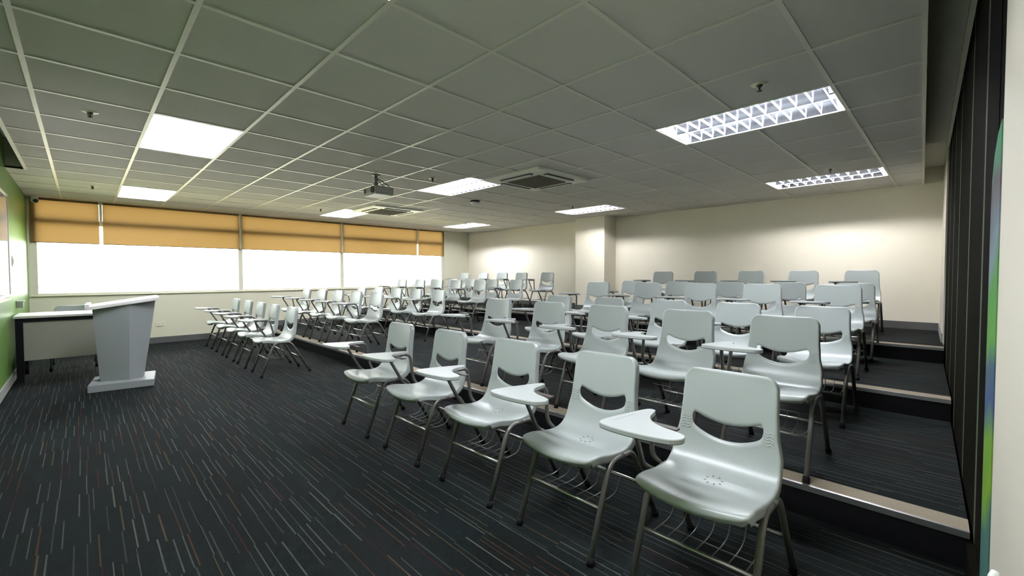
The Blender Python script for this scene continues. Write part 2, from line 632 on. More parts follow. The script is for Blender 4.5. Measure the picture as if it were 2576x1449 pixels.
# ------------------------------------------------------------------ ceiling
LIGHTS = [(0, 2), (0, 8), (5, 2), (5, 8), (10, 8), (5, -4), (10, -4), (10, 2), (0, -4)]   # first cell (i, j) of each 0.6 x 1.2 m light
light_cells = {(i, j + k) for i, j in LIGHTS for k in (0, 1)}
C6 = 0.6
bm, bg = NB(), NB()

def clip_room(p):
    p = clip_half(p, 1, 0, XG)
    if p: p = clip_half(p, -1, 0, -XB)
    if p: p = clip_half(p, 0, -1, -(YW + .03))
    if p: p = clip_half(p, -.0359, 1, -2.924)
    return p

def add_poly(b, p, z0, z1):
    if len(p) < 3:
        return
    poly_prism(b, p, z0, z1)

SLOT_X, SLOT_Y = -0.805, 4.39                # open slot along the green wall
for i in range(-2, 13):
    for j in range(-6, 12):
        if (i, j) in light_cells:
            continue
        c = [(i * C6, j * C6), ((i + 1) * C6, j * C6), ((i + 1) * C6, (j + 1) * C6), (i * C6, (j + 1) * C6)]
        c = clip_room(c)
        if not c:
            continue
        if i == -2:
            a = clip_half(c, 1, 0, SLOT_X)
            add_poly(bm, a, H, H + .015)
            b2 = clip_half(c, -1, 0, -SLOT_X)
            if b2: b2 = clip_half(b2, 0, 1, SLOT_Y)
            add_poly(bm, b2, H, H + .015)
        else:
            add_poly(bm, c, H, H + .015)
ceil = struct('ceiling', bm, MT['tile'])
hw = 0.012
for i in range(-1, 13):
    p = clip_room([(i * C6 - hw, -4), (i * C6 + hw, -4), (i * C6 + hw, 8), (i * C6 - hw, 8)])
    add_poly(bg, p, H - .005, H + .001)
for j in range(-5, 12):
    p = clip_room([(-2, j * C6 - hw), (9, j * C6 - hw), (9, j * C6 + hw), (-2, j * C6 + hw)])
    if not p:
        continue
    if j * C6 < SLOT_Y:
        p = clip_half(p, 1, 0, SLOT_X)
    cuts = sorted(i * C6 for i, jj in LIGHTS if jj + 1 == j)     # no bar across the middle of a light
    edges = [-9] + [e for c in cuts for e in (c - .01, c + C6 + .01)] + [99]
    for a, b2 in zip(edges[::2], edges[1::2]):
        q = clip_half(p, 1, 0, a)
        if q: q = clip_half(q, -1, 0, -b2)
        add_poly(bg, q, H - .0046, H + .001)
struct('ceiling_grid', bg, MT['tbar'], ceil)
# edge trims of the two slots
bm = NB()
box(bm, SLOT_X - .028, SLOT_X, YP(XG), SLOT_Y, H - .006, H + .03)
struct('trim_5', bm, MT['tbar'])
bm = NB()
poly_prism(bm, [(XG, YE(XG) - .02), (XB, YE(XB) - .02), (XB, YE(XB)), (XG, YE(XG))], H - .006, H + .04)
struct('trim_6', bm, MT['tbar'])
# slot linings above the tiles
bm = NB()
box(bm, SLOT_X - .012, SLOT_X + .02, YP(XG), SLOT_Y, H + .03, 2.75)
box(bm, XG, SLOT_X, SLOT_Y, SLOT_Y + .03, H, 2.75)
poly_prism(bm, [(SLOT_X + .02, YE(XG)), (XB, YE(XB)), (XB, YE(XB) + .03), (SLOT_X + .02, YE(XG) + .03)], H + .04, 2.60)
poly_prism(bm, [(SLOT_X, YP(XG)), (XB, YP(XB)), (XB, YE(XB) + .03), (SLOT_X, YE(XG) + .03)], 2.60, 2.63)
box(bm, XG, SLOT_X + .05, YP(XG), SLOT_Y + .03, 2.72, 2.75)
struct('ceiling_bulkhead', bm, MT['soffit'])
bm = NB()
poly_prism(bm, [(XG - .15, YP(XG) - .4), (XB + .15, YP(XB) - .4), (XB + .15, YW + .3), (XG - .15, YW + .3)], 2.85, 2.95)
struct('roof_slab', bm, MT['soffit'])

# skirtings
for nm, segs, mat in (('baseboard_window', [(x0, x1, z) for x0, x1, z in LEV], MT['base_dark']),):
    bm = NB()
    for x0, x1, z in segs:
        box(bm, x0 if x0 > XG else XG + .012, x1, YW - .012, YW, z, z + .105)
    struct(nm, bm, mat)
bm = NB()
box(bm, XB - .012, XB, 2.745, YW - .012, .4512, .4512 + .10)
box(bm, XB - .012, XB, YP(XB), 2.015, .4512, .4512 + .10)
box(bm, 7.143, 7.155, 2.003, 2.757, .4512, .4512 + .10)
box(bm, 7.155, XB - .012, 2.003, 2.015, .4512, .4512 + .10)
box(bm, 7.155, XB - .012, 2.745, 2.757, .4512, .4512 + .10)
struct('baseboard_back', bm, MT['base_dark'])
bm = NB()
box(bm, XG, XG + .012, YP(XG), YW, 0, .10)
struct('baseboard_front', bm, MT['base_grey'])
bm = NB()
box(bm, 6.25, XB - .012, 0.0, 0.012, .4512, .4512 + .10, T=PW)
struct('baseboard_right', bm, MT['base_grey'])

# ------------------------------------------------------------------ windows
GY = YW + .055
bays = [(WX0 + .0, 1.83), (1.83, 3.855), (3.855, WX1)]
for n, (a, b2) in enumerate(bays):
    bm = NB()
    l = .075 if n == 0 else .036
    r = .075 if n == 2 else .036
    z0, z1, zt0, zt1 = SILL + .012, H - .004, 2.005, 2.085
    y0, y1 = YW + .010, YW + .085
    box(bm, a, a + l, y0, y1, z0, z1)
    box(bm, b2 - r, b2, y0, y1, z0, z1)
    box(bm, a + l, b2 - r, y0 + .01, y1, z0, z0 + .032)
    box(bm, a + l, b2 - r, y0 + .025, y1, zt0, zt1)
    box(bm, a + l, b2 - r, y0, y1, z1 - .03, z1)
    for xm in (-0.158, 5.83):
        if a < xm < b2:
            box(bm, xm - .018, xm + .018, y0, y1, zt1, z1 - .03)
    w = struct('window_%d' % (n + 1), bm, MT['alu'])
    bm = NB()
    box(bm, a + l, b2 - r, GY - .003, GY + .003, z0 + .032, zt0)
    struct('glass_pane', bm, MT['glass'], w)
    bm = NB()
    box(bm, a + l, b2 - r, GY - .003, GY + .003, zt1, z1 - .03)
    struct('glass_pane', bm, MT['glass'], w)

BL = [(-0.945, -0.180, 'amber roller blind nearest the green wall, narrow'), (-0.138, 1.808, 'wide amber roller blind second from the green wall'),
      (1.848, 3.835, 'wide amber roller blind in the middle of the window wall'), (3.873, 5.832, 'wide amber roller blind second from the back corner'),
      (5.868, 6.690, 'amber roller blind nearest the back corner, narrow')]
for a, b2, lab in BL:
    t = thing('roller_blind', lab + ', half lowered', 'blind', ((a + b2) / 2, YW - .02, 1.704), 0, 'amber roller blinds across the windows')
    h = (b2 - a) / 2
    bm = NB()
    n = 8
    z0, z1 = 0.012, H - 1.704 - .012
    bmv = []
    vs = {}
    for i in range(n + 1):
        for k in range(5):
            x = -h + 2 * h * i / n
            vs[i, k] = bm.verts.new((x, 0.002 * math.sin(i * 1.7 + k), z0 + (z1 - z0) * k / 4))
    for i in range(n):
        for k in range(4):
            bm.faces.new((vs[i, k], vs[i + 1, k], vs[i + 1, k + 1], vs[i, k + 1]))
    link('blind_fabric', bm, MT['fabric'], t, smooth=True)
    bm = NB()
    tube(bm, [(-h, 0, .006), (h, 0, .006)], .006, 8)
    link('bottom_bar', bm, MT['fabric'], t)
    bm = NB()
    tube(bm, [(-h, 0.004, z1 - .012), (h, 0.004, z1 - .012)], .014, 10)
    link('roller', bm, MT['fabric'], t)
    for s in (-1, 1):
        bm = NB()
        box(bm, s * h - .006, s * h + .006, -.012, .016, z1 - .030, z1 + .010)
        link('end_bracket', bm, MT['cream_trim'], t)
for xm, nm in ((-0.159, 'cream cover strip between the first two blinds by the green wall'), (1.830, 'cream cover strip between second and third blinds'),
               (3.854, 'cream cover strip between third and fourth blinds'), (5.850, 'cream cover strip before the narrow blind at the back corner')):
    bm = NB()
    box(bm, xm - .013, xm + .013, YW - .040, YW + .008, 1.71 if nm.startswith('cream cover strip between s') or 'third and' in nm else 2.03, H - .006)
    tag(link('cover_strip', bm, MT['cream_trim']), nm, 'strip', 'cover strips between the blinds')

# ------------------------------------------------------------------ ceiling lights
def make_light(label):
    t = thing('ceiling_light', label, 'light', (0, 0, H), 0, 'recessed louvred ceiling lights')
    W2, L2, D = 0.292, 0.592, 0.105
    bm = NB()                                  # white tray: four walls, top and the flange
    box(bm, -W2 - .004, W2 + .004, -L2 - .004, L2 + .004, D, D + .004)
    for s in (-1, 1):
        box(bm, s * (W2 + .003) - .002, s * (W2 + .003) + .002, -L2 - .004, L2 + .004, -.004, D)
        box(bm, -W2, W2, s * (L2 + .003) - .002, s * (L2 + .003) + .002, -.004, D)
    link('housing', bm, MT['reflector'], t)
    bm = NB()                                  # curved mirror troughs, two side by side
    for cx in (-.146, .146):
        n = 10
        for sgn in (-1, 1):
            prof = []
            for k in range(n + 1):
                q = k / n
                prof.append((cx + sgn * (0.020 + 0.124 * q), 0.092 - 0.088 * q ** 1.9))
            for (xa, za), (xb, zb) in zip(prof[:-1], prof[1:]):
                v = [bm.verts.new((xa, -L2 + .05, za)), bm.verts.new((xb, -L2 + .05, zb)), bm.verts.new((xb, L2 - .05, zb)), bm.verts.new((xa, L2 - .05, za))]
                f = bm.faces.new(v)
                f.smooth = True
    bmesh.ops.remove_doubles(bm, verts=bm.verts[:], dist=1e-5)
    link('reflector', bm, MT['reflector'], t)
    bm = NB()                                  # spine, side rails and V-shaped cross blades
    poly = [(-.003, .001), (.003, .001), (.005, .034), (-.005, .034)]
    T = lambda x, z, y: (x, y, z)
    poly_prism(bm, poly, -L2 + .01, L2 - .01, T=T)
    nb = 12
    for k in range(nb):
        y = -L2 + .048 + (2 * L2 - .096) * k / (nb - 1)
        for x0, x1 in ((-W2 + .004, -.008), (.008, W2 - .004)):
            poly_prism(bm, [(y - .0008, .001), (y + .0008, .001), (y + .0025, .021), (y - .0025, .021)], x0, x1, T=lambda yy, z, x: (x, yy, z))
    link('louver', bm, MT['louver'], t)
    for cx in (-.146, .146):
        bm = NB()
        tube(bm, [(cx, -L2 + .03, .066), (cx, L2 - .03, .066)], .013, 12)
        link('lamp_tube', bm, MT['tube'], t)
    return t

LLAB = ['recessed louvred ceiling light over the open floor, nearer one by the green wall',
        'recessed louvred ceiling light by the amber blinds, above the lectern and desk',
        'recessed louvred ceiling light beside the smoke detector and the large air conditioner',
        'recessed louvred ceiling light touching the farther air conditioner cassette',
        'recessed louvred ceiling light in the far corner, by the narrow back blind',
        'large near louvred ceiling light with its cells plainly visible',
        'louvred ceiling light near the back wall and the dark partition',
        'louvred ceiling light just before the square column',
        'louvred ceiling light above the open floor beside the white wall']
proto = None
for (i, j), lab in zip(LIGHTS, LLAB):
    t = make_light(lab) if proto is None else dup_tree(proto)
    if proto is None:
        proto = t
    t['label'] = lab
    t.location = ((i + .5) * C6, (j + 1) * C6, H)
    if (i, j) in ((10, -4), (10, 2)):          # two lamps near the back wall, turned down to soften their hot spots
        for ch in t.children:
            if ch.name.startswith('lamp_tube'):
                ch.data = ch.data.copy()
                ch.data.materials[0] = MT['tube_lowered'] if j < 0 else MT['tube_dim']

# ------------------------------------------------------------------ air conditioners
def make_ac(label):
    t = thing('air_conditioner', label, 'air conditioner', (0, 0, H), 0, 'ceiling cassette air conditioners')
    R = 0.49
    bm = NB()
    o = round_poly([(-R, -R), (R, -R), (R, R), (-R, R)], .05)
    def ring(s, z):
        return [bm.verts.new((x * s, y * s, z)) for x, y in o]
    rings = [ring(1.0, -.001), ring(1.0, -.012), ring(0.95, -.026), ring(0.60, -.034), ring(0.585, -.030)]
    for a, b2 in zip(rings[:-1], rings[1:]):
        for k in range(len(o)):
            bm.faces.new((a[k], a[(k + 1) % len(o)], b2[(k + 1) % len(o)], b2[k]))
    bm.faces.new(rings[-1])
    link('panel', bm, MT['ac'], t)
    bm = NB()
    G = 0.262
    o2 = round_poly([(-G, -G), (G, -G), (G, G), (-G, G)], .012)
    poly_prism(bm, o2, -.040, -.028)
    for k in range(-11, 12):
        box(bm, -G + .01, G - .01, k * .0225 - .003, k * .0225 + .003, -.043, -.0395)
    link('intake_grille', bm, MT['grille'], t)
    for k in range(4):
        bm = NB()
        c, s = math.cos(k * math.pi / 2), math.sin(k * math.pi / 2)
        T = lambda x, y, z: (c * x - s * y, s * x + c * y, z)
        box(bm, -.25, .25, .335, .395, -.038, -.030, T=T)
        sl = link('air_outlet', bm, MT['slot'], t)
        bm = NB()
        box(bm, -.24, .24, .352, .372, -.042, -.0375, T=T)
        link('flap', bm, MT['ac'], sl)
    return t
a1 = make_ac('large near ceiling cassette air conditioner, square with dark centre grille')
a1.location = (3.70, 0.74, H)
a2 = dup_tree(a1)
a2['label'] = 'farther ceiling cassette air conditioner beyond the projector'
a2.location = (3.66, 4.42, H)

# ------------------------------------------------------------------ projector, detectors, sprinklers, camera
t = thing('projector', 'grey projector hanging from the ceiling on a short pole', 'projector', (2.16, 1.9, 2.14))
bm = NB()
box(bm, -.12, .12, -.15, .15, .012, .098, bev=.012)
link('body', bm, MT['proj'], t, smooth=False)
bm = NB()
box(bm, -.112, .112, -.142, .142, .0, .013, bev=.004)
link('bottom_cover', bm, MT['proj_light'], t)
bm = NB()
tube(bm, [(-.115, -.085, .055), (-.128, -.085, .055)], .040, 16)
link('lens', bm, MT['slot'], t)
bm = NB()
box(bm, -.124, -.118, .085, .118, .030, .078)
link('sensor_window', bm, MT['slot'], t)
bm = NB()
tube(bm, [(-.02, .02, .095), (-.02, .02, H - 2.14)], .018, 10)
tube(bm, [(-.02, .02, .095), (-.02, .02, .16)], .026, 10)
box(bm, -.07, .03, -.03, .07, .096, .104)
lathe(bm, [(0, H - 2.14 - .008), (.05, H - 2.14 - .008), (.05, H - 2.14)], -.02, .02, 16)
link('mount_pole', bm, MT['pole'], t)
bm = NB()
tube(bm, catmull([(-.01, .01, .21), (.05, -.03, .17), (.13, -.06, .10), (.135, -.06, .03), (.115, -.05, .02)], 6), .005, 6)
tube(bm, catmull([(-.01, .01, .20), (.03, -.02, .14), (.07, -.03, .12), (.10, -.02, .095)], 6), .004, 6)
link('cable', bm, MT['rubber'], t)

t = thing('smoke_detector', 'round smoke detector on the ceiling between the two air conditioners', 'smoke detector', (4.16, 2.50, H))
bm = NB()
lathe(bm, [(.075, 0), (.075, -.014), (.062, -.018)], n=24)
link('detector_base', bm, MT['dark_metal'], t)
bm = NB()
lathe(bm, [(.062, -.018), (.072, -.024), (.066, -.040), (.040, -.048), (0, -.049)], n=24)
link('detector_cap', bm, MT['white_plastic'], t)

SPR = [(-.325, 1.50, 'sprinkler head beside the nearer light by the green wall'), (2.68, -2.08, 'sprinkler head just in front of the large near light'),
       (5.68, -1.96, 'sprinkler head by the light at the back wall and partition'), (2.73, 1.60, 'sprinkler head between the projector and the light beside it'),
       (2.71, 5.12, 'sprinkler head by the light touching the farther air conditioner'), (5.72, 1.72, 'sprinkler head above the light before the column'),
       (5.98, 5.03, 'sprinkler head by the light in the far corner'), (-.27, 5.16, 'sprinkler head above the desk, near the camera in the corner')]
proto = None
for x, y, lab in SPR:
    if proto is None:
        t = thing('sprinkler', lab, 'sprinkler', (x, y, H), 0, 'ceiling sprinkler heads')
        bm = NB()
        lathe(bm, [(.020, -.006), (.046, -.004), (.050, 0)], n=20)
        link('escutcheon', bm, MT['cream_trim'], t)
        bm = NB()
        lathe(bm, [(.020, -.004), (.016, -.014), (.007, -.018), (.005, -.036), (.004, -.037)], n=12)
        tube(bm, fillet([(-.010, 0, -.014), (-.014, 0, -.028), (0, 0, -.041)], .01), .0025, 6)
        tube(bm, fillet([(.010, 0, -.014), (.014, 0, -.028), (0, 0, -.041)], .01), .0025, 6)
        lathe(bm, [(0, -.040), (.016, -.041), (.016, -.043), (0, -.044)], n=16)
        link('nozzle', bm, MT['base_dark'], t)
        proto = t
    else:
        t = dup_tree(proto)
        t['label'] = lab
        t.location = (x, y, H)

t = thing('security_camera', 'small white security camera with a dark lens in the green wall corner', 'security camera', (-.885, 6.80, H))
bm = NB()
lathe(bm, [(0, 0), (.045, 0), (.045, -.022), (.030, -.03)], n=20)
link('camera_base', bm, MT['white_plastic'], t)
bm = NB()
lathe(bm, [(.0, -.020), (.036, -.026), (.046, -.050), (.040, -.078), (.018, -.095), (0, -.098)], n=20)
link('camera_ball', bm, MT['white_plastic'], t)
bm = NB()
d = Vector((.35, -.85, -.38)).normalized()
tube(bm, [Vector((0, 0, -.056)) + d * .030, Vector((0, 0, -.056)) + d * .053], .028, 16)
link('lens', bm, MT['slot'], t)

# ------------------------------------------------------------------ things on the walls
t = thing('whiteboard', 'white glossy board on the green wall at the left edge', 'whiteboard', (XG, 2.75, .99))
bm = NB()
box(bm, 0.001, .016, -1.53, 1.53, 0, 1.07)
link('board_face', bm, MT['board'], t)
bm = NB()
for y0, y1, z0, z1 in ((-1.55, 1.55, -.018, .002), (-1.55, 1.55, 1.068, 1.088), (-1.55, -1.53, 0, 1.07), (1.53, 1.55, 0, 1.07)):
    box(bm, 0.0, .022, y0, y1, z0, z1)
link('frame', bm, MT['alu'], t)
bm = NB()
box(bm, .0, .07, -.9, .9, -.034, -.018)
link('pen_tray', bm, MT['alu'], t)

t = thing('light_switch', 'grey switch plate on the green wall beside the whiteboard', 'switch', (XG, 4.80, 1.365))
bm = NB()
box(bm, .0, .008, -.036, .036, -.058, .058, bev=.003)
link('plate', bm, MT['white_plastic'], t)
bm = NB()
box(bm, .008, .013, -.016, .016, -.03, .03, bev=.002)
link('rocker', bm, MT['base_grey'], t)
t = thing('wall_box', 'small grey box with white cover on the green wall above the desk', 'junction box', (XG, 5.12, .80))
bm = NB()
box(bm, 0, .055, -.05, .05, 0, .075, bev=.004)
link('box_body', bm, MT['base_grey'], t)
bm = NB()
box(bm, 0, .065, -.055, .055, .075, .090, bev=.003)
link('cover', bm, MT['white_plastic'], t)
t = thing('wall_socket', 'cream double wall socket low under the windows', 'socket', (.573, YW, .335))
bm = NB()
box(bm, -.062, .062, -.010, 0, -.036, .036, bev=.003)
link('plate', bm, MT['cream_trim'], t)
for s in (-1, 1):
    bm = NB()
    for q in (-.006, .006):
        box(bm, s * .026 + q - .0015, s * .026 + q + .0015, -.0115, -.0098, -.009, .009)
    link('socket_slot', bm, MT['slot'], t)

# ------------------------------------------------------------------ lectern
t = thing('lectern', 'grey lectern with white slanted top on a wide base plate', 'lectern', (0, 0, 0))
bm = NB()
bp = [(-.383, 3.174), (.136, 3.107), (.200, 3.640), (-.320, 3.707)]
fs = poly_prism(bm, bp, 0, .072)
bmesh.ops.bevel(bm, geom=list({e for f in fs for e in f.edges}), offset=.004, segments=2, affect='EDGES')
link('base_plate', bm, MT['lect'], t)
zt = lambda x: .842 + .150 * (x + .329)
bot = [(-.285, 3.350), (-.055, 3.255), (.060, 3.300), (.085, 3.47), (.060, 3.60), (-.05, 3.64), (-.270, 3.60)]
top = [(-.329, 3.300), (-.040, 3.225), (.178, 3.275), (.205, 3.49), (.190, 3.68), (-.02, 3.72), (-.310, 3.66)]
bm = NB()
vb = [Vector((x, y, .072)) for x, y in bot]
vt = [Vector((x, y, zt(x))) for x, y in top]
nb_, ng = len(bot), 12
for i in range(nb_):                          # each gently twisted side is its own fine patch
    a, b2, c, d = vb[i], vb[(i + 1) % nb_], vt[(i + 1) % nb_], vt[i]
    g = [[bm.verts.new((a.lerp(b2, p / ng)).lerp(d.lerp(c, p / ng), q / ng)) for q in range(ng + 1)] for p in range(ng + 1)]
    for p in range(ng):
        for q in range(ng):
            f = bm.faces.new((g[p][q], g[p + 1][q], g[p + 1][q + 1], g[p][q + 1]))
            f.smooth = True
bm.faces.new([bm.verts.new(v) for v in vb[::-1]])
bm.faces.new([bm.verts.new(v) for v in vt])
link('body', bm, MT['lect'], t)
bm = NB()
tp = [(-.383, 3.230), (.205, 3.190), (.240, 3.745), (-.360, 3.745)]
v0 = [bm.verts.new((x, y, zt(x) + .001)) for x, y in tp]
v1 = [bm.verts.new((x, y, zt(x) + .036)) for x, y in tp]
fs = [bm.faces.new(v0[::-1]), bm.faces.new(v1)]
for i in range(4):
    fs.append(bm.faces.new((v0[i], v0[(i + 1) % 4], v1[(i + 1) % 4], v1[i])))
bmesh.ops.bevel(bm, geom=list({e for f in fs for e in f.edges}), offset=.004, segments=2, affect='EDGES')
tb = link('slanted_top', bm, MT['lect_top'], t)
bm = NB()
poly_prism(bm, [(-.385, 3.232), (-.352, 3.232), (-.330, 3.742), (-.362, 3.742)], zt(-.37) + .034, zt(-.37) + .062)
link('book_ledge', bm, MT['lect_top'], tb)

# ------------------------------------------------------------------ desk
t = thing('desk', 'pale desk with black legs and modesty panel against the green wall', 'desk', (-.95, 4.32, 0))
DW, DD = 0.98, .66
bm = NB()
box(bm, 0, DW, 0, DD, .715, .742, bev=.004)
link('desktop', bm, MT['desk_top'], t)
bm = NB()
box(bm, .012, DW - .012, .012, .045, .675, .7145)
link('rail', bm, MT['dark_metal'], t)
bm = NB()
box(bm, .012, DW - .012, DD - .045, DD - .012, .675, .7145)
link('rail', bm, MT['dark_metal'], t)
for lx in (.012, DW - .072):
    for ly in (.012, DD - .072):
        bm = NB()
        box(bm, lx, lx + .058, ly, ly + .058, 0, .675, bev=.003)
        link('leg', bm, MT['dark_metal'], t)
bm = NB()
box(bm, .072, DW - .075, .030, .044, .235, .674)
link('modesty_panel', bm, MT['desk_panel'], t)
bm = NB()
box(bm, .02, .10, .07, DD - .07, .135, .235)
link('cable_tray', bm, MT['dark_metal'], t)

# ------------------------------------------------------------------ tablet-arm chair (faces -x, tablet on +y)
def chair_shell():
    prof = catmull([(-.276, .414), (-.252, .432), (-.20, .431), (-.12, .421), (-.045, .412), (.010, .416), (.046, .433), (.070, .463),
                    (.085, .510), (.095, .575), (.106, .660), (.117, .735), (.128, .801)], 10)
    prof = [Vector((p[0], p[1])) for p in prof]
    acc = [0.0]
    for a, b in zip(prof[:-1], prof[1:]):
        acc.append(acc[-1] + (b - a).length)
    TOT = acc[-1]

    def at(s):
        s = max(0, min(TOT, s))
        for k in range(len(acc) - 1):
            if s <= acc[k + 1] or k == len(acc) - 2:
                q = (s - acc[k]) / (acc[k + 1] - acc[k])
                p = prof[k].lerp(prof[k + 1], q)
                a, b = prof[max(k - 1, 0)], prof[min(k + 2, len(prof) - 1)]
                d = (b - a).normalized()
                return p, Vector((-d.y, d.x))
        return prof[-1], Vector((-1, 0))
    def s_of_z(z):
        for k in range(len(prof) - 1, 0, -1):
            if prof[k - 1].y <= z <= prof[k].y:
                return acc[k - 1] + (z - prof[k - 1].y) / (prof[k].y - prof[k - 1].y) * (acc[k] - acc[k - 1])
        return TOT
    sb, ss = s_of_z(.47), s_of_z(.59)
    WID = [(0, .198), (.06, .202), (.20, .205), (sb - .05, .206), (sb + .02, .202), (ss, .185), (ss + .08, .180), (TOT, .176)]
    def hw(s):
        w = WID[-1][1]
        for (a, wa), (b, wb) in zip(WID[:-1], WID[1:]):
            if a <= s <= b:
                q = (s - a) / (b - a)
                q = q * q * (3 - 2 * q)
                w = wa + (wb - wa) * q
                break
        for d, r in ((s, .032), (TOT - s, .050)):
            if d < r:
                w = w - r + math.sqrt(max(0, r * r - (r - d) ** 2))
        return w
    RS, RF = .011, .020
    def point(s, v, ex=0.0):
        p, n = at(s)
        w = hw(s)
        a = max(-1, min(1, v / w))
        back = min(1, max(0, (s - sb + .08) / .12))
        dip = (.012 + .007 * back) * (1 - a * a)
        def roll(e, R):
            e = max(0, e)
            return 0 if e >= R else R - math.sqrt(max(0, R * R - (R - e) ** 2))
        dn = roll(w - abs(v), RS) + roll(s, RF) * 0.9 + roll(TOT - s, RS)
        dn = min(dn, .022) + ex
        q = p - n * (dip + dn)
        # a low cross ridge and hollow make the thigh shape of the seat
        if s < sb:
            q = q + Vector((-.030 * (1 - a * a) * max(0, 1 - s / .16) ** 1.5, .004 * math.exp(-((s - .09) / .05) ** 2)))
        return Vector((q.x, v, q.y))
    # columns: dense at the rims, slot ends and even between
    fr = [0, .08, .16, .24, .32, .40, .48, .55, .61, .655, .690, .708, .720, .728, .733, .735, .78, .84, .885, .915, .935, .952, .966, .978, .988, .996, 1.0]
    cols = [-f for f in fr[:0:-1]] + fr
    FL = [.027, .018, .009, .003]            # the rim turned back behind the edge
    cole = [(-1.0, x) for x in FL] + [(f, 0.0) for f in cols] + [(1.0, x) for x in FL[::-1]]
    A0 = .735
    def slot(f):
        q = abs(f) / A0
        if q >= 1:
            m = ss + .006
            return m, m
        g = .0275 * math.sqrt(max(0, 1 - q ** 20))
        k = 1 - q ** 2.0
        return ss + .006 - g - .044 * k, ss + .006 + g - .036 * k
    bm = NB()
    n1 = [0, .0018, .005, .010, .016, .024, .036, .055, .08, .11, .14, .175, .21, .245, .28, .30, .32, .335, .35, .365, .38]
    m1, m2 = 36, 24
    def ladder(L0, L1, m, dense_lo, dense_hi):
        out = []
        for k in range(m + 1):
            q = k / m
            if dense_hi:
                q = 1 - (1 - q) ** 1.9
            if dense_lo:
                q = q ** 1.7
            out.append(L0 + (L1 - L0) * q)
        return out
    grid_lo, grid_hi = [], []
    for f, ex in cole:
        lo, hi = slot(f)
        r1 = [(0, x * .6) for x in FL] + [(q, 0) for q in ladder(0, lo, m1, True, False)]
        r2 = [(q, 0) for q in ladder(hi, TOT, m2, False, True)] + [(TOT, x) for x in FL[::-1]]
        grid_lo.append([bm.verts.new(point(s, f * hw(s), max(ex * (.6 if s < .03 else 1), e2))) for s, e2 in r1])
        grid_hi.append([bm.verts.new(point(s, f * hw(s), max(ex, e2))) for s, e2 in r2])
    for g in (grid_lo, grid_hi):
        for i in range(len(cole) - 1):
            for k in range(len(g[0]) - 1):
                bm.faces.new((g[i][k], g[i + 1][k], g[i + 1][k + 1], g[i][k + 1]))
    bmesh.ops.remove_doubles(bm, verts=bm.verts[:], dist=2e-5)
    bmesh.ops.dissolve_degenerate(bm, dist=1e-6, edges=bm.edges[:])
    bmesh.ops.recalc_face_normals(bm, faces=bm.faces[:])
    # thickness: offset copy behind along the normals plus the rim
    bm.normal_update()
    vs = bm.verts[:]
    up = sum((f.normal.z for f in bm.faces if f.calc_center_median().x < -.05), 0)
    sg = -1 if up > 0 else 1
    cp = {v: bm.verts.new(v.co + v.normal * sg * .0040) for v in vs}
    faces = bm.faces[:]
    bnd = [e for e in bm.edges if len(e.link_faces) == 1]
    for f in faces:
        bm.faces.new([cp[v] for v in reversed(f.verts)])
    for e in bnd:
        a, b = e.verts
        bm.faces.new((a, b, cp[b], cp[a]))
    for f in bm.faces:
        f.smooth = True
    # wavy grip lines beside the slot
    for s in (-1, 1):
        for k in range(5):
            zc = .548 + k * .0115
            pts = []
            for q in range(13):
                y = s * (.140 + .034 * q / 12)
                z = zc + .0028 * math.cos(q / 12 * 2 * math.pi * 1.5)
                sz = s_of_z(z)
                c = point(sz, y)
                p, n = at(sz)
                pts.append(c + Vector((n.x, 0, n.y)) * .0002)
            tube(bm, pts, .0021, 6, cap=False)
    # eight oval drain holes in a ring
    for k in range(8):
        a = math.pi / 8 + k * math.pi / 4
        cx, cy = -.018 + .030 * math.cos(a), .030 * math.sin(a)
        s = 0
        best = min(range(len(prof)), key=lambda q: abs(prof[q].x - cx) + (1 if prof[q].y > .45 else 0))
        c = point(acc[best], cy)
        ring = []
        for q in range(10):
            b = q / 10 * 2 * math.pi
            lx, ly = .0058 * math.cos(b), .0026 * math.sin(b)
            ring.append(bm.verts.new((cx + lx * math.cos(a) - ly * math.sin(a), cy + lx * math.sin(a) + ly * math.cos(a), c.z + .0012)))
        f = bm.faces.new(ring)
        f.material_index = 1
    return bm

def tablet_bm():
    out = catmull_closed([(-.385, .272), (-.300, .270), (-.20, .255), (-.125, .243), (-.088, .228), (-.092, .203), (-.135, .190), (-.195, .172),
                          (-.245, .135), (-.275, .085), (-.290, .025), (-.308, -.012), (-.345, -.020), (-.385, .005), (-.408, .075), (-.418, .160), (-.412, .240)], 4)
    out = [(p.x, p.y) for p in out]
    bm = NB()
    cx, cy = -.28, .14
    ins = [(x + (cx - x) * .012, y + (cy - y) * .012) for x, y in out]
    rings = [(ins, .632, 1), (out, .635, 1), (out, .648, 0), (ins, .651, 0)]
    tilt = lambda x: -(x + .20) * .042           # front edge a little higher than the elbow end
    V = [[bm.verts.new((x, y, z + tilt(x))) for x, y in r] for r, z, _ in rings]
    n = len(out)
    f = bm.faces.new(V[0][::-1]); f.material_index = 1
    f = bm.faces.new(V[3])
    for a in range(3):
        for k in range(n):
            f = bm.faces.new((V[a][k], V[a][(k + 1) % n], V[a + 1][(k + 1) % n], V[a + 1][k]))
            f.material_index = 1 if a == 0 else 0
    g = round_poly([(-.345, .236), (-.205, .225), (-.204, .234), (-.344, .245)], .004, 3)
    f = bm.faces.new([bm.verts.new((x, y, .6514 + tilt(x))) for x, y in g])
    f.material_index = 2
    return bm

